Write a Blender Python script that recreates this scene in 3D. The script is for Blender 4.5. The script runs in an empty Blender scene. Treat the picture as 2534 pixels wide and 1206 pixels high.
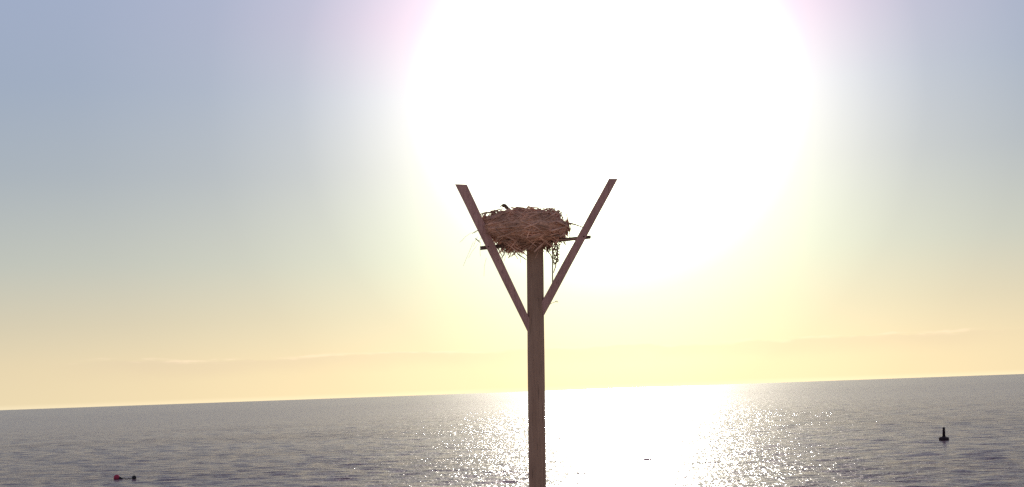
import bpy, bmesh, math, random
import numpy as np
from mathutils import Matrix, Vector
from mathutils import noise as mnoise

random.seed(11)
rng = np.random.default_rng(5)
sc = bpy.context.scene
COL = sc.collection

# ------------------------------------------------------------------ camera
CAM_H = 5.0
F = 49.45 / 36.0 * 2534.0            # focal length in photo pixels
PITCH, ROLL = 6.02, -2.03
cam = bpy.data.cameras.new('camera')
cam.lens = 49.45
cam.sensor_width = 36
cam.clip_start = 0.5
cam.clip_end = 80000
camo = bpy.data.objects.new('camera', cam)
COL.objects.link(camo)
camo.matrix_world = (Matrix.Translation((0, 0, CAM_H))
                     @ Matrix.Rotation(math.radians(90 + PITCH), 4, 'X')
                     @ Matrix.Rotation(math.radians(ROLL), 4, 'Z'))
sc.camera = camo
CR = camo.matrix_world.to_3x3()


def ray(px, py):
    return (CR @ Vector(((px - 1267) / F, -(py - 603) / F, -1))).normalized()


def at(px, py, Y):
    """point at distance Y in front that the photo shows at pixel px, py"""
    d = ray(px, py)
    return Vector((0, 0, CAM_H)) + d * (Y / d.y)


def on_water(px, py, z=0.0):
    d = ray(px, py)
    return Vector((0, 0, CAM_H)) + d * ((z - CAM_H) / d.z)


# ------------------------------------------------------------------ sun + sky
SUND = ray(1502, 238)
SUN_EL = math.asin(SUND.z)
SUN_AZ = math.atan2(SUND.x, SUND.y)
sun = bpy.data.lights.new('sun', 'SUN')
sun.energy = 2.6
sun.angle = math.radians(0.5)
sun.color = (1.0, 0.93, 0.82)
suno = bpy.data.objects.new('sun', sun)
COL.objects.link(suno)
suno.rotation_euler = (-SUND).to_track_quat('-Z', 'Y').to_euler()

sc.view_settings.view_transform = 'Standard'
sc.view_settings.look = 'None'
sc.view_settings.gamma = 1
sc.view_settings.exposure = 0
sc.view_settings.use_curve_mapping = False
sc.cycles.use_denoising = False
sc.cycles.max_bounces = 6
sc.cycles.sample_clamp_indirect = 4
sc.cycles.caustics_reflective = False
sc.cycles.caustics_refractive = False

world = bpy.data.worlds.new("World")
sc.world = world
world.use_nodes = True
W = world.node_tree


def lin(c):
    return tuple((v / 255 / 12.92) if v / 255 <= .04045 else ((v / 255 + .055) / 1.055) ** 2.4 for v in c)


class NG:
    """tiny helper for node maths"""
    def __init__(s, nt): s.nt = nt

    def put(s, sock, v):
        if isinstance(v, bpy.types.NodeSocket): s.nt.links.new(v, sock)
        else: sock.default_value = v

    def m(s, op, a, b=0.0, c=0.0, clamp=False):
        n = s.nt.nodes.new('ShaderNodeMath'); n.operation = op; n.use_clamp = clamp
        s.put(n.inputs[0], a); s.put(n.inputs[1], b); s.put(n.inputs[2], c)
        return n.outputs[0]

    def vm(s, op, a, b=(0, 0, 0), out=0, scale=None):
        n = s.nt.nodes.new('ShaderNodeVectorMath'); n.operation = op
        s.put(n.inputs[0], a); s.put(n.inputs[1], b)
        if scale is not None: s.put(n.inputs['Scale'], scale)
        return n.outputs[out]

    def ramp(s, x, stops, scale, interp='LINEAR'):
        """stops: (position in user units, linear rgb); scale = units covered"""
        n = s.nt.nodes.new('ShaderNodeValToRGB'); cr = n.color_ramp; cr.interpolation = interp
        while len(cr.elements) < len(stops): cr.elements.new(0.5)
        for e, (p, c) in zip(cr.elements, stops):
            e.position = p / scale
        for e, (p, c) in zip(cr.elements, stops):
            e.color = (*c, 1)
        s.put(n.inputs[0], s.m('DIVIDE', x, scale))
        return n.outputs[0]

    def noise(s, vec, scale, detail=2, rough=.5, dist=0.0):
        n = s.nt.nodes.new('ShaderNodeTexNoise')
        s.put(n.inputs['Vector'], vec); s.put(n.inputs['Scale'], scale)
        s.put(n.inputs['Detail'], detail); s.put(n.inputs['Roughness'], rough); s.put(n.inputs['Distortion'], dist)
        return n.outputs[0]

    def mapr(s, x, a, b, c, d, smooth=True):
        n = s.nt.nodes.new('ShaderNodeMapRange')
        if smooth: n.interpolation_type = 'SMOOTHSTEP'
        for i, v in enumerate((x, a, b, c, d)): s.put(n.inputs[i], v)
        return n.outputs[0]

    def mix(s, f, a, b, mode='MIX'):
        n = s.nt.nodes.new('ShaderNodeMix'); n.data_type = 'RGBA'; n.blend_type = mode
        s.put(n.inputs[0], f); s.put(n.inputs[6], a); s.put(n.inputs[7], b)
        return n.outputs[2]

    def xyz(s, x, y, z):
        n = s.nt.nodes.new('ShaderNodeCombineXYZ')
        s.put(n.inputs[0], x); s.put(n.inputs[1], y); s.put(n.inputs[2], z)
        return n.outputs[0]

    def sep(s, v):
        n = s.nt.nodes.new('ShaderNodeSeparateXYZ'); s.put(n.inputs[0], v); return n.outputs


g = NG(W)
tc = W.nodes.new('ShaderNodeTexCoord')
D = tc.outputs['Generated']
dx, dy, dz = g.sep(D)
DEG = 180 / math.pi
el = g.m('MULTIPLY', g.m('ARCSINE', dz), DEG)
az = g.m('MULTIPLY', g.m('ARCTAN2', dx, dy), DEG)
dots = g.vm('DOT_PRODUCT', D, tuple(SUND), out=1)
ang = g.m('MULTIPLY', g.m('ARCCOSINE', g.m('MINIMUM', dots, 0.9999999)), DEG)
elp = g.m('MAXIMUM', el, 0.0)
# sky away from the sun: hazy tan at the horizon, grey-blue above
base = g.ramp(elp, [(0, lin((231, 216, 179))), (1.6, lin((225, 210, 177))), (3.2, lin((208, 200, 177))),
                    (5.5, lin((186, 191, 184))), (9, lin((164, 175, 186))), (12.5, lin((154, 169, 192))),
                    (17, lin((156, 171, 200))), (30, lin((140, 146, 168))), (90, lin((104, 118, 148)))], 90)
# aureole round the sun through thin haze (values above one are scaled up below)
def grey(v): return (v, v, v)
g1 = g.ramp(ang, [(0, grey(1)), (6.5, grey(.45)), (7.4, grey(.20)), (8.2, grey(.14)), (9.3, grey(.105)),
                  (10.6, grey(.072)), (12.5, grey(.037)), (16, grey(.014)), (21, grey(.004)), (30, grey(0))], 60)
glow = g.vm('SCALE', g1, scale=5.0)
warm = g.ramp(elp, [(0, (.75, .90, .54)), (5, (.76, .88, .56)), (9, (.82, .78, .60)), (12, (.88, .80, .68)), (15, (1, .64, .64)), (40, (.9, .8, .8))], 90)
glow = g.vm('MULTIPLY', glow, warm)
sky = g.vm('ADD', base, glow)
# a long thin bank of cloud low over the horizon
cn = g.noise(g.xyz(g.m('MULTIPLY', az, .22), g.m('MULTIPLY', el, .5), 0), 1.0, 4, .6)
cf = g.noise(g.xyz(g.m('MULTIPLY', az, .55), g.m('MULTIPLY', el, 5.0), 3.7), 1.0, 4, .6)
top = g.m('ADD', 1.72, g.m('MULTIPLY', g.m('SUBTRACT', cn, .5), .9))
dist = g.m('SUBTRACT', el, top)
rim = g.m('MULTIPLY', g.mapr(dist, -.16, -.01, 0, 1), g.mapr(dist, 0.0, .10, 1, 0))
rim = g.m('MULTIPLY', rim, g.mapr(cf, .42, .62, 0, 1))
body = g.m('MULTIPLY', g.mapr(dist, -.9, -.12, 0, 1), g.mapr(dist, -.10, .0, 1, 0))
azm = g.mapr(g.m('ABSOLUTE', g.m('SUBTRACT', az, 1.0)), 15, 20, 1, 0)
sky = g.mix(g.m('MULTIPLY', g.m('MULTIPLY', rim, azm), .34), sky, (1.15, .90, .70, 1))
sky = g.mix(g.m('MULTIPLY', g.m('MULTIPLY', body, azm), .22), sky, (.62, .50, .42, 1))
# brighter thread of light just on the horizon
hz = g.mapr(el, .0, .22, 1, 0)
sky = g.vm('ADD', sky, g.vm('SCALE', (1, .93, .78), scale=g.m('MULTIPLY', hz, .10)))
ni = W.nodes.new('ShaderNodeTexSky'); ni.sky_type = 'NISHITA'; ni.sun_disc = False
ni.sun_elevation = SUN_EL; ni.sun_rotation = SUN_AZ
tot = g.vm('ADD', g.vm('SCALE', sky, scale=10.0 * 0.93), g.vm('SCALE', ni.outputs[0], scale=0.05))
W.links.new(tot, W.nodes['Background'].inputs[0])
W.nodes['Background'].inputs[1].default_value = 0.1


# ------------------------------------------------------------------ helpers
def tag(o, label=None, cat=None, group=None, kind=None):
    if label: o['label'] = label
    if cat: o['category'] = cat
    if group: o['group'] = group
    if kind: o['kind'] = kind
    return o


def mesh_obj(name, verts, faces, mat, parent=None, smooth=False):
    me = bpy.data.meshes.new(name)
    me.from_pydata([tuple(v) for v in verts], [], faces)
    me.update()
    if smooth: me.polygons.foreach_set('use_smooth', [True] * len(me.polygons))
    if mat: me.materials.append(mat)
    o = bpy.data.objects.new(name, me)
    COL.objects.link(o)
    if parent:
        o.parent = parent
        o.matrix_parent_inverse = Matrix.Identity(4)
        o.location = (0, 0, 0)
        me.transform(Matrix.Translation(-Vector(parent.location)))
    return o


def empty(name, loc):
    o = bpy.data.objects.new(name, None)
    o.location = loc
    o.empty_display_size = .1
    COL.objects.link(o)
    return o


class MB:
    def __init__(s): s.v = []; s.f = []

    def tube(s, pts, radii, n=6, cap=True, wob=0.0):
        pts = [Vector(p) for p in pts]
        if not hasattr(radii, '__len__'): radii = [radii] * len(pts)
        up = Vector((.31, .52, .79)).normalized()
        b0 = len(s.v)
        for i, p in enumerate(pts):
            t = (pts[min(i + 1, len(pts) - 1)] - pts[max(i - 1, 0)]).normalized()
            a = t.cross(up)
            if a.length < .05: a = t.cross(Vector((1, 0, 0)))
            a.normalize(); b = t.cross(a)
            for k in range(n):
                th = 2 * math.pi * k / n
                r = radii[i] * (1 + random.uniform(-wob, wob))
                s.v.append(p + a * math.cos(th) * r + b * math.sin(th) * r)
        for i in range(len(pts) - 1):
            for k in range(n):
                k2 = (k + 1) % n
                s.f.append((b0 + i * n + k, b0 + i * n + k2, b0 + (i + 1) * n + k2, b0 + (i + 1) * n + k))
        if cap:
            s.f.append(tuple(b0 + k for k in range(n))[::-1])
            s.f.append(tuple(b0 + (len(pts) - 1) * n + k for k in range(n)))

    def build(s, name, mat, parent=None, smooth=False):
        return mesh_obj(name, s.v, s.f, mat, parent, smooth)


def bevel(o, w, seg=2):
    bm = bmesh.new(); bm.from_mesh(o.data)
    bmesh.ops.bevel(bm, geom=bm.edges[:], offset=w, segments=seg, affect='EDGES', profile=.6)
    bm.to_mesh(o.data); bm.free()


def subdiv_noise(o, amp, cuts=0, scale=3.0):
    """gentle unevenness of a timber surface"""
    from mathutils import noise
    for v in o.data.vertices:
        n = noise.noise_vector(v.co * scale)
        v.co += n * amp


def wood(name, c1, c2, axis='Z', scale=14, bump=.5, rough=.85, stretch=.06):
    m = bpy.data.materials.new(name); m.use_nodes = True
    nt = m.node_tree; q = NG(nt); b = nt.nodes['Principled BSDF']
    t = nt.nodes.new('ShaderNodeTexCoord').outputs['Object']
    sc3 = {'Z': (1, 1, stretch), 'X': (stretch, 1, 1), 'Y': (1, stretch, 1)}[axis]
    v = q.vm('MULTIPLY', t, sc3)
    n1 = q.noise(v, scale, 6, .65, .4)
    n2 = q.noise(v, scale * 4, 4, .6, .2)
    n3 = q.noise(t, 1.3, 3, .5)
    f = q.m('ADD', q.m('MULTIPLY', n1, .6), q.m('MULTIPLY', n2, .4))
    col = q.mix(q.mapr(f, .35, .65, 0, 1), (*c1, 1), (*c2, 1))
    col = q.mix(q.mapr(n3, .35, .7, 0, .35), col, (c1[0] * .6, c1[1] * .6, c1[2] * .6, 1))
    crack = q.mapr(n2, .30, .40, .55, 1)
    col = q.mix(1.0, col, q.xyz(crack, crack, crack), 'MULTIPLY')
    nt.links.new(col, b.inputs['Base Color'])
    b.inputs['Roughness'].default_value = rough
    bp = nt.nodes.new('ShaderNodeBump'); bp.inputs['Strength'].default_value = bump; bp.inputs['Distance'].default_value = .01
    nt.links.new(f, bp.inputs['Height']); nt.links.new(bp.outputs[0], b.inputs['Normal'])
    return m


def plain(name, c, rough=.6, var=.25, metallic=0.0, scale=6):
    m = bpy.data.materials.new(name); m.use_nodes = True
    nt = m.node_tree; q = NG(nt); b = nt.nodes['Principled BSDF']
    t = nt.nodes.new('ShaderNodeTexCoord').outputs['Object']
    n = q.noise(t, scale, 4, .6)
    col = q.mix(q.mapr(n, .3, .7, 0, 1), tuple(x * (1 - var) for x in c) + (1,), tuple(min(1, x * (1 + var)) for x in c) + (1,))
    nt.links.new(col, b.inputs['Base Color'])
    b.inputs['Roughness'].default_value = rough
    b.inputs['Metallic'].default_value = metallic
    return m


M_PILE = wood('pile_wood', (.32, .185, .135), (.42, .255, .185), 'Z', 12)
M_ARM = wood('arm_wood', (.42, .22, .20), (.60, .34, .31), 'Z', 16, stretch=.12)
M_DECK = wood('deck_wood', (.30, .17, .13), (.42, .26, .2), 'X', 16)
M_RAIL = wood('rail_wood', (.10, .055, .045), (.17, .10, .08), 'X', 16)
M_STICK = plain('stick', (.68, .39, .29), .9, .35, scale=5)
M_STICK2 = plain('dark_stick', (.46, .26, .19), .9, .35, scale=5)
M_CORE = plain('packed_nest', (.62, .35, .26), .95, .3, scale=25)
M_GRASS = plain('dry_grass', (.55, .45, .28), .8, .2)
M_WEED = plain('dry_weed', (.24, .13, .095), .9, .3)
M_STEEL = plain('rusty_steel', (.12, .06, .045), .7, .4, .6, 40)

# ------------------------------------------------------------------ water
NW = 110
lam = np.exp(rng.uniform(math.log(.6), math.log(4.5), NW))
th = rng.normal(0, .55, NW) + math.radians(-8)
kx = 2 * math.pi / lam * np.sin(th)
ky = -2 * math.pi / lam * np.cos(th)
amp = lam * .0026 * (.6 + .8 * rng.random(NW)) * np.where(lam > 1.6, (1.6 / lam) ** 1.0, 1)
ph = rng.uniform(0, 2 * math.pi, NW)


def height(x, y, cell):
    z = np.zeros_like(x); ddx = np.zeros_like(x); ddy = np.zeros_like(x)
    for i in range(NW):
        w = np.clip((lam[i] / cell - 2.5) / 3.0, 0, 1) * amp[i]
        p = kx[i] * x + ky[i] * y + ph[i]
        k = 2 * math.pi / lam[i]
        z += w * np.cos(p)
        sp = w * np.sin(p)
        ddx -= kx[i] / k * sp; ddy -= ky[i] / k * sp
    return z, ddx, ddy


def water_z(x, y):
    d = math.hypot(x, y)
    z, _, _ = height(np.array([x]), np.array([y]), np.array([max(.12, d / 330)]))
    return float(z[0])


r = [0.5]
while r[-1] < 42: r.append(r[-1] + 2.0)
while r[-1] < 1500: r.append(r[-1] + max(.14, r[-1] / 330))
while r[-1] < 60000: r.append(r[-1] * 1.12)
r = np.array(r)
fine = np.radians(np.arange(-27, 27.0001, .07))
coarse = np.radians(np.arange(27 + 3, 333 - .1, 3.0))
a = np.concatenate([fine, coarse])
R, A = np.meshgrid(r, a, indexing='ij')
X = R * np.sin(A); Y = R * np.cos(A)
cell = np.maximum(R / 330, .12)
cell = np.where((A < -.48) | (A > .48), np.maximum(cell, R * .05), cell)
Z, DX, DY = height(X, Y, cell)
nr, na = R.shape
co = np.stack([X + DX, Y + DY, Z], -1).reshape(-1, 3)
co = np.vstack([co, [[0, 0, 0]]])
i0 = np.arange(nr - 1)[:, None] * na; j = np.arange(na)[None, :]; j2 = (j + 1) % na
quads = np.stack([i0 + j, i0 + na + j, i0 + na + j2, i0 + j2], -1).reshape(-1, 4)[:, ::-1]
me = bpy.data.meshes.new('water')
nq = len(quads)
ctr = len(co) - 1
tri = np.stack([np.arange(na), (np.arange(na) + 1) % na, np.full(na, ctr)], -1)
me.vertices.add(len(co)); me.vertices.foreach_set('co', co.astype(np.float32).ravel())
me.loops.add(nq * 4 + na * 3)
me.loops.foreach_set('vertex_index', np.concatenate([quads.ravel(), tri.ravel()]).astype(np.int32))
me.polygons.add(nq + na)
me.polygons.foreach_set('loop_start', np.concatenate([np.arange(nq) * 4, nq * 4 + np.arange(na) * 3]).astype(np.int32))
me.polygons.foreach_set('use_smooth', np.ones(nq + na, bool))
me.update(calc_edges=True); me.validate()
water = bpy.data.objects.new('water', me); COL.objects.link(water)
# make sure faces look up
if me.polygons[nq // 2].normal.z < 0: me.flip_normals()
tag(water, 'grey rippled open sea reaching to a tilted horizon', None, None, 'structure')

mw = bpy.data.materials.new('sea_water'); mw.use_nodes = True
nt = mw.node_tree; q = NG(nt); b = nt.nodes['Principled BSDF']
P = nt.nodes.new('ShaderNodeNewGeometry').outputs['Position']
b.inputs['Base Color'].default_value = (.125, .052, .074, 1)
b.inputs['Specular IOR Level'].default_value = .33
rad = q.vm('LENGTH', P, out=1)
far = q.mapr(rad, 70, 500, 0, 1)
nt.links.new(q.m('ADD', .165, q.m('MULTIPLY', far, .03)), b.inputs['Roughness'])
b.inputs['IOR'].default_value = 1.333
gust = q.noise(q.vm('MULTIPLY', P, (.012, .035, 0)), 1.0, 3, .6)
gustf = q.mapr(gust, .3, .7, .55, 1.25)
n1 = q.noise(q.vm('MULTIPLY', P, (1.3, 3.4, 0)), 1.0, 3, .6)
n2 = q.noise(q.vm('MULTIPLY', P, (.2, .8, 0)), 1.0, 2, .5)
hgt = q.m('ADD', q.m('MULTIPLY', n1, q.m('MULTIPLY', gustf, .19)), q.m('MULTIPLY', n2, .22))
hgt = q.m('MULTIPLY', hgt, q.m('SUBTRACT', 1.0, q.m('MULTIPLY', far, .8)))
n3 = q.noise(q.vm('MULTIPLY', P, (.24, .55, 0)), 1.0, 2, .6)
n4 = q.noise(q.vm('MULTIPLY', P, (.07, .17, 0)), 1.0, 2, .6)
w3 = q.m('MULTIPLY', q.mapr(rad, 90, 220, 0, 1), q.mapr(rad, 500, 1500, 1, 0))
w4 = q.mapr(rad, 300, 900, 0, 1)
hgt = q.m('ADD', hgt, q.m('MULTIPLY', n3, q.m('MULTIPLY', w3, .50)))
hgt = q.m('ADD', hgt, q.m('MULTIPLY', n4, q.m('MULTIPLY', w4, 1.3)))
n5 = q.noise(q.vm('MULTIPLY', P, (1.1, .55, 0)), 1.0, 1, .5)
hgt = q.m('ADD', hgt, q.m('MULTIPLY', n5, q.m('MULTIPLY', q.mapr(rad, 100, 300, 1, 0), .10)))
n6 = q.noise(q.vm('MULTIPLY', P, (3.6, .9, 0)), 1.0, 1, .5)
n7 = q.noise(q.vm('MULTIPLY', P, (1.1, .35, 0)), 1.0, 1, .5)
hgt = q.m('ADD', hgt, q.m('MULTIPLY', n6, q.m('MULTIPLY', q.mapr(rad, 120, 350, 1, 0), .085)))
hgt = q.m('ADD', hgt, q.m('MULTIPLY', n7, q.m('MULTIPLY', q.m('MULTIPLY', q.mapr(rad, 90, 220, 0, 1), q.mapr(rad, 400, 1200, 1, 0)), .25)))
bp = nt.nodes.new('ShaderNodeBump'); bp.inputs['Strength'].default_value = 1; bp.inputs['Distance'].default_value = 1.0
nt.links.new(hgt, bp.inputs['Height']); nt.links.new(bp.outputs[0], b.inputs['Normal'])
me.materials.append(mw)

# ------------------------------------------------------------------ unseen sand slope under the camera, added to bounce light onto the pole
def sand_z(x, y):
    yy = y + .0006 * x * x + 3 * math.sin(x * .013)
    if yy < 2: z = 3.35
    else: z = 3.35 - 3.35 * ((yy - 2) / 42.0) ** .9
    return z + .12 * mnoise.noise(Vector((x * .12, y * .12, 0))) + .03 * mnoise.noise(Vector((x * .9, y * .9, 2)))


xs = [-220, -150, -100, -70, -50] + [x * .8 for x in range(-50, 51)] + [50, 70, 100, 150, 220]
ys = [-260, -160, -100, -60, -40] + [y * .8 for y in range(-35, 71)]
xs = sorted(xs)
sv = [Vector((x, y, sand_z(x, y))) for y in ys for x in xs]
nx = len(xs)
sf = [(j_ * nx + i, j_ * nx + i + 1, (j_ + 1) * nx + i + 1, (j_ + 1) * nx + i) for j_ in range(len(ys) - 1) for i in range(nx - 1)]
M_SAND = plain('sand', (.46, .37, .28), .95, .18, scale=1.5)
bounce_beach = mesh_obj('bounce_beach', sv, sf, M_SAND, None, True)
tag(bounce_beach, 'unseen pale sand slope down to the sea, added to bounce light onto the pole', kind='structure')

# ------------------------------------------------------------------ nest pole
PY = 24.0


def P3(px, py, dy=0.0):
    """point on the pole's own plane (metres), dy metres behind it"""
    v = at(px, py, PY); return Vector((v.x, v.y + dy, v.z))


pole_top = P3(1323.5, 600)
pole_bot = P3(1330, 1206)
dirp = (pole_top - pole_bot).normalized()
foot = pole_bot + dirp * ((-2.5 - pole_bot.z) / dirp.z)
base_pt = pole_bot + dirp * ((0 - pole_bot.z) / dirp.z)
plat = empty('nest_platform', base_pt)
tag(plat, 'tall brown timber pole with two boards spread in a V round the nest', 'nesting platform')

# piling: round, slightly tapering, uneven
mb = MB(); n = 40
from mathutils import noise as mnoise
L = (pole_top - foot).length
steps = 90
for i in range(steps + 1):
    f = i / steps
    c = foot.lerp(pole_top, f)
    rad = .152 + (.143 - .152) * f
    for k in range(n):
        t = 2 * math.pi * k / n
        rr = rad + .004 * mnoise.noise(Vector((math.cos(t) * 1.5, math.sin(t) * 1.5, f * 9))) + .002 * mnoise.noise(Vector((math.cos(t) * 9, math.sin(t) * 9, f * 3)))
        mb.v.append(c + Vector((math.cos(t) * rr, math.sin(t) * rr, 0)))
for i in range(steps):
    for k in range(n):
        k2 = (k + 1) % n
        mb.f.append((i * n + k, i * n + k2, (i + 1) * n + k2, (i + 1) * n + k))
mb.f.append(tuple(steps * n + k for k in range(n)))
mb.f.append(tuple(range(n))[::-1])
pile = mb.build('pole', M_PILE, plat, True)


def board(name, quad, y0, th, mat, lean=0.0, cuts=8):
    """quad: photo outline tl,tr,br,bl on the pole's plane; real thickness th along the view"""
    P = [P3(*p) for p in quad]
    zt = max(p.z for p in P); zb = min(p.z for p in P)
    vs = []
    for i in range(cuts + 1):
        f = i / cuts
        l = P[0].lerp(P[3], f); rr = P[1].lerp(P[2], f)
        bw = .0016 * math.sin(i * 2.1)
        for p in (l, rr):
            for dy in (y0, y0 + th):
                vs.append(Vector((p.x + bw, p.y + dy + lean * (p.z - zb), p.z)))
    fs = []
    for i in range(cuts):
        q0 = i * 4; q1 = q0 + 4
        fs += [(q0, q0 + 2, q1 + 2, q1), (q0 + 1, q1 + 1, q1 + 3, q0 + 3), (q0, q1, q1 + 1, q0 + 1), (q0 + 2, q0 + 3, q1 + 3, q1 + 2)]
    fs += [(0, 1, 3, 2), (cuts * 4, cuts * 4 + 2, cuts * 4 + 3, cuts * 4 + 1)]
    o = mesh_obj(name, vs, fs, mat, plat)
    bm = bmesh.new(); bm.from_mesh(o.data); bmesh.ops.recalc_face_normals(bm, faces=bm.faces[:])
    sharp = [e for e in bm.edges if e.calc_face_angle(0) > .6]
    bmesh.ops.bevel(bm, geom=sharp, offset=.004, segments=2, affect='EDGES')
    bm.to_mesh(o.data); bm.free()
    return o


# the two boards of the V, let into the sides of the pole
armL = board('brace_board', [(1128, 463), (1157, 464), (1316, 802), (1316, 843)], -.06, .045, M_ARM, -.10)
armL['label'] = 'wide reddish board leaning out to the left of the nest'
armR = board('brace_board', [(1504, 449), (1526, 449), (1334, 804), (1334, 759)], -.06, .045, M_ARM, -.10)
armR['label'] = 'narrower reddish board leaning out to the right of the nest'
# cross rail carrying the deck
rail = board('cross_rail', [(1189, 612), (1461, 585), (1461, 593), (1189, 621)], -.163, .06, M_RAIL, cuts=2)
# deck planks below the nest
dz_ = (P3(1461, 585).z - P3(1189, 612).z) / (P3(1461, 585).x - P3(1189, 612).x)
zc = P3(1325, 598.5).z; xc = P3(1325, 598.5).x
for k in range(5):
    y0 = PY - .40 + k * .165
    x0, x1 = xc - .58, xc + .42
    vs = []
    for x in (x0 + random.uniform(-.02, .02), x1 + random.uniform(-.02, .02)):
        for y in (y0, y0 + .14):
            for z in (0, .022):
                vs.append(Vector((x, y, zc + .01 + (x - xc) * dz_ + z)))
    fs = [(0, 1, 3, 2), (4, 6, 7, 5), (0, 4, 5, 1), (2, 3, 7, 6), (0, 2, 6, 4), (1, 5, 7, 3)]
    pl = mesh_obj('deck_plank', vs, fs, M_DECK, plat)
    bevel(pl, .003, 1)
# bolts through the boards and the pole
for (px, py) in [(1209, 614), (1443, 589)]:
    c = P3(px, py); m_ = MB()
    m_.tube([(c.x, PY - .225, c.z), (c.x, PY - .190, c.z)], .013, 6)
    m_.build('bolt', M_STEEL, plat)

# ------------------------------------------------------------------ nest
nc = P3(1302, 603)
nest = empty('osprey_nest', nc)
tag(nest, 'big untidy nest of reddish brown sticks on the pole top', 'nest')
# silhouette of the packed mass as seen from the shore: (py, left px, right px)
prof = [(526, 1262, 1350), (530, 1225, 1383), (535, 1196, 1390), (545, 1186, 1391), (553, 1184, 1397),
        (560, 1186, 1411), (572, 1192, 1412), (583, 1206, 1407), (592, 1222, 1396), (599, 1234, 1376),
        (604, 1240, 1366), (608, 1250, 1356), (611, 1266, 1340)]
mid = 1300.0
RW = 1 / F * PY
core = MB(); NS = 72
rows = []
for (py, lx, rx) in prof:
    c = P3(mid, py)
    row = []
    for k in range(NS):
        t = 2 * math.pi * k / NS
        cx, cy = math.cos(t), math.sin(t)
        rl = (mid - lx) * RW; rr_ = (rx - mid) * RW
        w = .5 + .5 * cx
        rad = rl * (1 - w) + rr_ * w
        depth = .5 * (rl + rr_) * .92
        nn = mnoise.noise(Vector((cx * 3, cy * 3, py * .08))) * .03 + mnoise.noise(Vector((cx * 9, cy * 9, py * .25))) * .018
        row.append(Vector((c.x + cx * (rad - .035 + nn), c.y + cy * (depth - .035 + nn), c.z)))
    rows.append(row)
for row in rows: core.v += row
for i in range(len(rows) - 1):
    for k in range(NS):
        k2 = (k + 1) % NS
        core.f.append((i * NS + k, (i + 1) * NS + k, (i + 1) * NS + k2, i * NS + k2))
# hollow of the nest cup on top, flat packed underside
tcn = P3(mid, 533)
for ring, (s_, dzz) in enumerate(((.75, .0), (.45, -.05), (.15, -.08))):
    for k in range(NS):
        p = rows[0][k]; core.v.append(Vector((tcn.x + (p.x - tcn.x) * s_, tcn.y + (p.y - tcn.y) * s_, rows[0][0].z + dzz)))
nb = len(rows) * NS
for ring in range(3):
    a0 = 0 if ring == 0 else nb + (ring - 1) * NS
    b0 = nb + ring * NS
    for k in range(NS):
        k2 = (k + 1) % NS
        core.f.append((a0 + k, a0 + k2, b0 + k2, b0 + k))
core.f.append(tuple(nb + 2 * NS + k for k in range(NS)))
core.f.append(tuple((len(rows) - 1) * NS + k for k in range(NS))[::-1])
co_ = core.build('packed_core', M_CORE, nest, True)
tag(co_, kind='stuff')


def surf(u, v, off=0.0):
    """point on the nest mass: u angle, v 0..1 from top to bottom"""
    f = v * (len(rows) - 1); i = min(int(f), len(rows) - 2); f -= i
    k = (u / (2 * math.pi) * NS) % NS; k0 = int(k) % NS; k1 = (k0 + 1) % NS; kf = k - int(k)
    p = rows[i][k0].lerp(rows[i][k1], kf).lerp(rows[i + 1][k0].lerp(rows[i + 1][k1], kf), f)
    c = Vector((tcn.x, tcn.y, p.z))
    d = (p - c); d.z = 0
    return p + d.normalized() * off, d.normalized()


rimz = rows[0][0].z


def stick_pts(u, v, length, pitch, off, curve=.08):
    p, nrm = surf(u, v, off)
    tang = Vector((-nrm.y, nrm.x, 0))
    dr = (tang * math.cos(pitch) + Vector((0, 0, 1)) * math.sin(pitch)).normalized()
    n_ = 5; pts = []
    bend = random.uniform(-curve, curve)
    for i in range(n_):
        t = (i / (n_ - 1) - .5)
        pp = p + dr * length * t - nrm * (length * t) ** 2 * 0.55 + Vector((0, 0, bend * (t * t) * 2 * length))
        pp = pp + Vector([random.uniform(-.005, .005) for _ in range(3)])
        pp.z = min(pp.z, rimz + .03 * random.random() ** 2)
        pts.append(pp)
    return pts


fill = MB()
for i in range(1500):
    u = random.uniform(0, 2 * math.pi); v = random.uniform(0.04, 1) ** .9
    ln = random.uniform(.15, .6)
    r0 = random.uniform(.004, .009)
    fill.tube(stick_pts(u, v, ln, random.gauss(0, .35), random.uniform(-.03, .022)), [r0, r0, r0 * .9, r0 * .75, r0 * .45], 4)
tag(fill.build('twig_mass', M_STICK, nest), kind='stuff')
for i in range(150):
    u = random.uniform(math.pi, 2 * math.pi) if i % 4 else random.uniform(0, math.pi)
    v = random.uniform(.05, .97)
    ln = random.uniform(.25, .8)
    r0 = random.uniform(.008, .016)
    m_ = MB(); m_.tube(stick_pts(u, v, ln, random.gauss(0, .38), random.uniform(-.01, .03)), [r0 * .9, r0, r0 * .9, r0 * .75, r0 * .5], 6)
    m_.build('stick', M_STICK if random.random() < .7 else M_STICK2, nest)
# sticks lying round the rim of the cup
for i in range(34):
    u = random.uniform(0, 2 * math.pi)
    p, nrm = surf(u, .09, -.05)
    tang = Vector((-nrm.y, nrm.x, 0)); ln = random.uniform(.2, .55); r0 = random.uniform(.006, .013)
    pts = [p + tang * ln * t - nrm * (ln * t) ** 2 * .6 + Vector((0, 0, .012 + random.uniform(-.005, .02) + .02 * math.sin(t * 5 + u))) for t in (-.5, -.25, 0, .25, .5)]
    m_ = MB(); m_.tube(pts, [r0 * .8, r0, r0, r0 * .8, r0 * .5], 6)
    m_.build('stick', M_STICK2 if i % 3 else M_STICK, nest)


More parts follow.
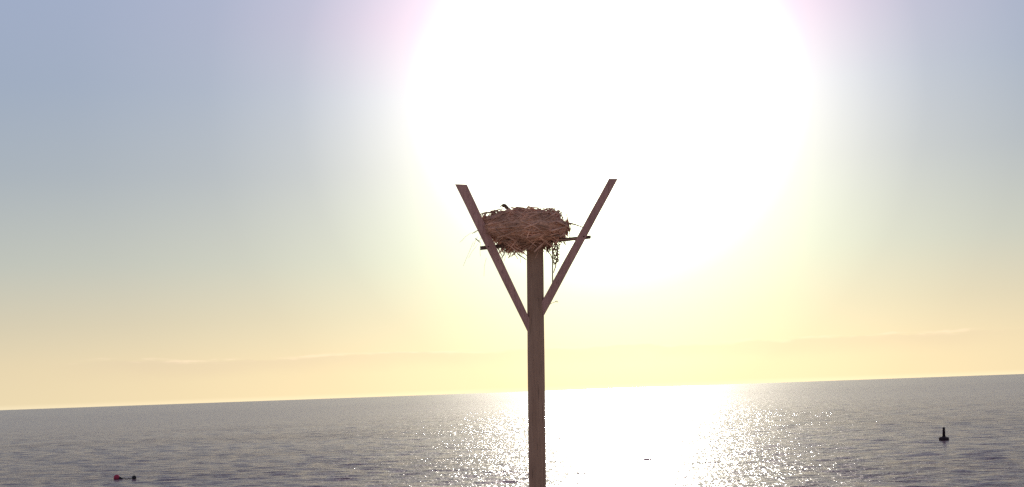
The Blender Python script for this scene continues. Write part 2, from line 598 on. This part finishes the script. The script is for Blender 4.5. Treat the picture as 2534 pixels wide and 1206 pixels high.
def twig(pxpts, rad, mat=M_STICK2, name='stick', dy=0.0, parent=nest, n=6, dys=None):
    m_ = MB()
    pts = [P3(p[0], p[1], dy if dys is None else dys[i]) for i, p in enumerate(pxpts)]
    k = len(pts)
    rr = rad if hasattr(rad, '__len__') else [rad * (1 - .5 * i / max(1, k - 1)) for i in range(k)]
    m_.tube(pts, rr, n)
    return m_.build(name, mat, parent)


# loose ends poking out of the rim and the underside
for i in range(46):
    u = random.uniform(0, 2 * math.pi)
    low = i % 2
    p, nrm = surf(u, random.uniform(.7, 1) if low else random.uniform(0, .3), -.08)
    d_ = (nrm * random.uniform(.3, 1) + Vector((-nrm.y, nrm.x, 0)) * random.gauss(0, .8) + Vector((0, 0, random.uniform(-.9, -.1) if low else random.uniform(-.1, .1)))).normalized()
    ln = random.uniform(.10, .24); r0 = random.uniform(.005, .010)
    m_ = MB(); m_.tube([p, p + d_ * ln * .5 + Vector((0, 0, random.uniform(-.01, .01))), p + d_ * ln], [r0, r0 * .8, r0 * .4], 5)
    m_.build('stick', M_STICK2 if i % 3 else M_STICK, nest)
# sticks whose outlines the photograph shows against the light
twig([(1300, 553), (1385, 553), (1405, 554), (1420, 557), (1432, 561), (1446, 566)], [.02, .02, .018, .013, .01, .007], dy=-.1)
twig([(1315, 529), (1345, 529), (1372, 528), (1386, 526)], [.014, .016, .014, .009], dy=-.2)
twig([(1366, 532), (1371, 527), (1378, 525), (1386, 527), (1389, 532)], .008, dy=-.15)
twig([(1366, 536), (1378, 538), (1388, 535), (1391, 541), (1390, 555)], [.007, .008, .010, .012, .010], dy=-.18)
twig([(1377, 536), (1388, 530), (1392, 535)], .007, dy=-.12)
twig([(1211, 530), (1220, 527), (1230, 526), (1238, 530), (1243, 533)], [.012, .018, .018, .012, .008], dy=-.2)
twig([(1187, 536), (1200, 532), (1214, 531), (1226, 532)], [.008, .014, .014, .01], dy=-.25)
twig([(1190, 545), (1196, 535), (1203, 530)], .007, dy=-.3)
twig([(1196, 574), (1184, 571), (1177, 574), (1169, 579)], [.011, .009, .007, .004], M_WEED, dy=-.05)
twig([(1370, 596), (1395, 597), (1425, 594)], [.014, .014, .010], dy=-.2)
twig([(1390, 552), (1409, 553), (1413, 560), (1411, 571)], [.008, .012, .010, .006], dy=-.05)
twig([(1405, 575), (1416, 578), (1413, 570)], .005, dy=.1)
twig([(1406, 590), (1414, 586), (1409, 581)], .005, dy=.1)
twig([(1176, 592), (1183, 597), (1188, 602)], [.006, .009, .006], M_WEED, dy=-.1)
twig([(1192, 590), (1186, 598), (1183, 596)], .004, M_WEED, dy=-.1)
# dead weed and twigs hanging under the nest
hang = [[(1264, 612), (1265, 622), (1261, 629)], [(1272, 612), (1274, 623), (1273, 634)], [(1277, 611), (1279, 625), (1282, 631), (1288, 636)],
        [(1283, 608), (1285, 620), (1285, 632)], [(1289, 606), (1292, 617), (1289, 622)], [(1281, 630), (1292, 637), (1302, 644)],
        [(1244, 611), (1250, 622), (1247, 632), (1241, 640)], [(1232, 610), (1236, 622), (1243, 634)], [(1299, 606), (1297, 614), (1293, 618)],
        [(1362, 604), (1357, 614), (1353, 624)], [(1376, 602), (1373, 612), (1369, 622), (1373, 634)], [(1377, 602), (1381, 616), (1378, 628), (1380, 642)],
        [(1354, 622), (1362, 630), (1367, 644), (1367, 656)], [(1367, 640), (1374, 636), (1379, 640), (1376, 648), (1368, 650)],
        [(1376, 648), (1375, 660), (1372, 668), (1370, 676)], [(1395, 598), (1398, 602), (1402, 606)], [(1370, 655), (1378, 650), (1381, 640)],
        [(1372, 622), (1378, 616), (1379, 606)], [(1360, 606), (1366, 612), (1372, 606)], [(1256, 610), (1253, 618), (1247, 619)]]
for h in hang:
    twig(h, random.uniform(.010, .016), M_WEED if random.random() < .7 else M_STICK2, name='hanging_twig', dy=random.uniform(-.15, .12))
tang_ = MB()
for i in range(110):
    bx = random.choice([1245, 1270, 1280, 1288, 1356, 1370, 1376, 1378]) + random.gauss(0, 4)
    by = 600 + random.uniform(0, 14) + (random.uniform(0, 40) if 1366 < bx < 1384 else 0)
    pts = [(bx, by)]
    for s_ in range(4): pts.append((pts[-1][0] + random.gauss(0, 2.6), pts[-1][1] + random.uniform(-1, 5)))
    pz = random.uniform(-.3, .25)
    tang_.tube([P3(p[0], p[1], pz) for p in pts], random.uniform(.006, .011), 4)
tag(tang_.build('weed_tangle', M_WEED, nest), kind='stuff')
# upright stick caught between the nest and the right board
st = twig([(1366, 618), (1367, 650), (1367, 703)], [.010, .012, .012], M_WEED, name='stick', dy=-.12)
# thin blades of dry grass trailing on the left
for pts, rad in [([(1180, 577), (1165, 579), (1152, 588), (1144, 597), (1138, 602)], .0028), ([(1190, 600), (1188, 618), (1189, 636)], .0025),
                 ([(1172, 600), (1163, 622), (1153, 645), (1147, 660)], .0022), ([(1182, 588), (1176, 600), (1172, 612)], .0025),
                 ([(1204, 640), (1199, 660), (1198, 685)], .0022), ([(1184, 605), (1168, 625), (1160, 640)], .002),
                 ([(1250, 613), (1253, 630), (1247, 648)], .003), ([(1240, 615), (1246, 628), (1243, 645)], .003),
                 ([(1287, 632), (1288, 642), (1288, 652)], .003), ([(1372, 748), (1378, 746), (1383, 749)], .004), ([(1362, 752), (1368, 750), (1374, 748)], .002)][:9]:
    twig(pts, [rad] * len(pts), M_GRASS, name='grass_blade', dy=-.1, n=4)
# wisp of dry grass stuck to the right board
wsp = MB()
for pts, rad in [([(1352, 759), (1359, 755), (1366, 751), (1374, 748), (1381, 749)], .004), ([(1372, 749), (1376, 746), (1380, 747)], .005)]:
    wsp.tube([P3(p[0], p[1], -.09) for p in pts], rad, 5)
w_ = wsp.build('grass_wisp', M_GRASS)
tag(w_, 'small wisp of dry grass caught on the right board below the nest', 'grass wisp')

# ------------------------------------------------------------------ osprey sitting low in the nest, head up
M_BIRD = plain('brown_feathers', (.11, .055, .045), .8, .3, scale=30)
M_BILL = plain('black_bill', (.02, .02, .022), .4, .1)
M_EYE = plain('yellow_eye', (.6, .4, .05), .2, .05)
M_CROWN = plain('pale_crown', (.38, .30, .27), .8, .15, scale=40)
BY = -.22
bird = empty('osprey', P3(1285, 536, BY))
tag(bird, 'dark brown osprey lying low in the nest with its head raised', 'bird')


def skin(name, chain, mat, parent, nseg=20):
    """continuous body from rings along a spine: (px, py, half height m, half width m)"""
    vs = []; fs = []
    P_ = [P3(c[0], c[1], BY) for c in chain]
    for i, c in enumerate(chain):
        t = (P_[min(i + 1, len(P_) - 1)] - P_[max(0, i - 1)]).normalized()
        s1 = Vector((0, 1, 0)); s2 = t.cross(s1).normalized()
        for k in range(nseg):
            a_ = 2 * math.pi * k / nseg
            vs.append(P_[i] + s2 * math.cos(a_) * c[2] + s1 * math.sin(a_) * c[3])
    for i in range(len(chain) - 1):
        for k in range(nseg):
            k2 = (k + 1) % nseg
            fs.append((i * nseg + k, i * nseg + k2, (i + 1) * nseg + k2, (i + 1) * nseg + k))
    fs.append(tuple(range(nseg))[::-1]); fs.append(tuple((len(chain) - 1) * nseg + k for k in range(nseg)))
    o = mesh_obj(name, vs, fs, mat, parent, True)
    bm = bmesh.new(); bm.from_mesh(o.data); bmesh.ops.recalc_face_normals(bm, faces=bm.faces[:]); bm.to_mesh(o.data); bm.free()
    s = o.modifiers.new('sub', 'SUBSURF'); s.levels = 1; s.render_levels = 2
    return o


skin('body', [(1242.5, 518, .008, .008), (1244, 517.5, .022, .021), (1248, 516.8, .036, .031), (1252, 518, .036, .031), (1256, 521.5, .026, .028),
              (1260, 527, .030, .034), (1265, 533, .045, .06), (1274, 538, .075, .09), (1288, 538.5, .10, .115), (1300, 537, .105, .115),
              (1312, 538, .095, .10), (1326, 538, .06, .075), (1338, 537, .03, .05), (1350, 536, .014, .045), (1360, 535, .008, .04)], M_BIRD, bird)
m_ = MB()
m_.tube([P3(1244, 517.8, BY), P3(1241, 518.6, BY), P3(1239, 520.2, BY), P3(1238.6, 522.3, BY)], [.012, .010, .006, .001], 8)
m_.build('bill', M_BILL, bird, True)
for s_ in (-1, 1):
    bm = bmesh.new(); bmesh.ops.create_uvsphere(bm, u_segments=10, v_segments=8, radius=.0065)
    me_ = bpy.data.meshes.new('eye'); bm.to_mesh(me_); bm.free(); me_.materials.append(M_EYE)
    e_ = bpy.data.objects.new('eye', me_); COL.objects.link(e_); e_.parent = bird
    e_.location = P3(1246, 517, BY) + Vector((0, s_ * .024, 0)) - bird.location
for s_ in (-1, 1):
    vs = []; fs = []
    # folded wing lying along the flank
    wing = [(1270, 534, .035), (1285, 534, .06), (1300, 534, .06), (1318, 535, .045), (1335, 535.5, .025), (1354, 535.5, .008)]
    for i, (px, py, hh) in enumerate(wing):
        p = P3(px, py, BY)
        off = [.085, .112, .113, .095, .07, .045][i]
        for k in range(5):
            a_ = -1 + k * .5
            vs.append(p + Vector((0, s_ * (off + .012 * (1 - a_ * a_)), a_ * hh - .02)))
    for i in range(len(wing) - 1):
        for k in range(4):
            fs.append((i * 5 + k, i * 5 + k + 1, i * 5 + 6 + k, i * 5 + 5 + k))
    wg = mesh_obj('wing', vs, fs, M_BIRD, bird, True)
    so = wg.modifiers.new('thick', 'SOLIDIFY'); so.thickness = .012; so.offset = 0


bird.location.z += .028
bird.location.x -= .01

# ------------------------------------------------------------------ floats and marker
def lathe(prof, n=24):
    m_ = MB()
    for (rr, z) in prof:
        for k in range(n):
            a_ = 2 * math.pi * k / n
            m_.v.append(Vector((rr * math.cos(a_), rr * math.sin(a_), z)))
    for i in range(len(prof) - 1):
        for k in range(n):
            k2 = (k + 1) % n
            m_.f.append((i * n + k, i * n + k2, (i + 1) * n + k2, (i + 1) * n + k))
    m_.f.append(tuple(range(n))[::-1]); m_.f.append(tuple((len(prof) - 1) * n + k for k in range(n)))
    return m_


def lpart(name, prof, mat, parent, rot=None, off=(0, 0, 0)):
    m_ = lathe(prof)
    me_ = bpy.data.meshes.new(name); me_.from_pydata([tuple(v) for v in m_.v], [], m_.f); me_.update()
    bm = bmesh.new(); bm.from_mesh(me_); bmesh.ops.recalc_face_normals(bm, faces=bm.faces[:]); bm.to_mesh(me_); bm.free()
    me_.polygons.foreach_set('use_smooth', [True] * len(me_.polygons))
    me_.materials.append(mat)
    o = bpy.data.objects.new(name, me_); COL.objects.link(o); o.parent = parent; o.location = off
    if rot: o.rotation_euler = rot
    return o


M_DARK = plain('dark_buoy', (.035, .018, .024), .9, .3, scale=3)
M_RED = plain('red_plastic', (.42, .035, .075), .8, .15, scale=3)
M_BLACK = plain('black_float', (.02, .02, .024), .85, .2, scale=3)

# spar shaped channel marker
bp_ = on_water(2336, 1090)
zz = water_z(bp_.x, bp_.y)
mk = empty('marker_buoy', (bp_.x, bp_.y, zz * .6 + .06))
tag(mk, 'dark marker buoy with an upright post on a wide float, out on the right', 'buoy')
mpp = math.hypot(bp_.x, bp_.y) / F
lpart('float', [(.05, -.35), (10.5 * mpp, -.3), (11.5 * mpp, .02), (11.6 * mpp, .12), (10.6 * mpp, .20), (5.5 * mpp, .235), (3.9 * mpp, .25)], M_DARK, mk)
lpart('post', [(3.6 * mpp, .24), (2.8 * mpp, .80), (3.1 * mpp, .81), (3.1 * mpp, .88), (2.8 * mpp, .90)], M_DARK, mk)
lpart('top_cap', [(2.8 * mpp, .90), (2.6 * mpp, .96), (1.4 * mpp, 1.0)], M_BLACK, mk)
for k in range(3):
    a_ = k * 2.094
    m_ = MB(); m_.tube([(math.cos(a_) * .16, math.sin(a_) * .16, .20), (math.cos(a_) * .19, math.sin(a_) * .19, .27), (math.cos(a_) * .14, math.sin(a_) * .14, .31)], .012, 6)
    o = m_.build('lifting_eye', M_STEEL); o.parent = mk
mk.rotation_euler = (.02, math.radians(2.5), 0)

# red mooring float
rb = on_water(289, 1187)
mp2 = math.hypot(rb.x, rb.y) / F
zr = water_z(rb.x, rb.y)
red = empty('red_float', (rb.x, rb.y, zr * .6 + .0))
tag(red, 'red pear shaped mooring float with a dark stalk, on the left', 'float')
R0 = 7.4 * mp2
lpart('ball', [(R0 * math.sin(t), -R0 * math.cos(t)) for t in [x * math.pi / 14 for x in range(1, 14)]], M_RED, red, None, (0, 0, R0 * .45))
lpart('stalk', [(R0 * .62, 0), (R0 * .45, R0 * .5), (R0 * .22, R0 * 1.0), (R0 * .10, R0 * 1.5)], M_BLACK, red, (0, math.radians(94), 0), (R0 * .62, 0, R0 * .28))
# small black float
kb = on_water(332, 1187)
zk = water_z(kb.x, kb.y)
blk = empty('black_float', (kb.x, kb.y, zk * .6))
tag(blk, 'small black float to the right of the red float', 'float')
R1 = 5.2 * mp2
lpart('ball', [(R1 * math.sin(t), -R1 * math.cos(t)) for t in [x * math.pi / 12 for x in range(1, 12)]], M_BLACK, blk, None, (0, 0, R1 * .75))
# line between them
p0 = Vector((rb.x + R0 * 2.0, rb.y, red.location.z + R0 * .28)); p1 = Vector((kb.x - R1 * .9, kb.y, blk.location.z + R1 * .6))
m_ = MB()
m_.tube([p0.lerp(p1, i / 10) + Vector((0, 0, .02 * math.sin(i * 1.3) - .05 * math.sin(math.pi * i / 10))) for i in range(11)], .025, 6)
ln_ = m_.build('mooring_line', M_BLACK)
tag(ln_, 'dark line floating between the red float and the black float', 'rope')
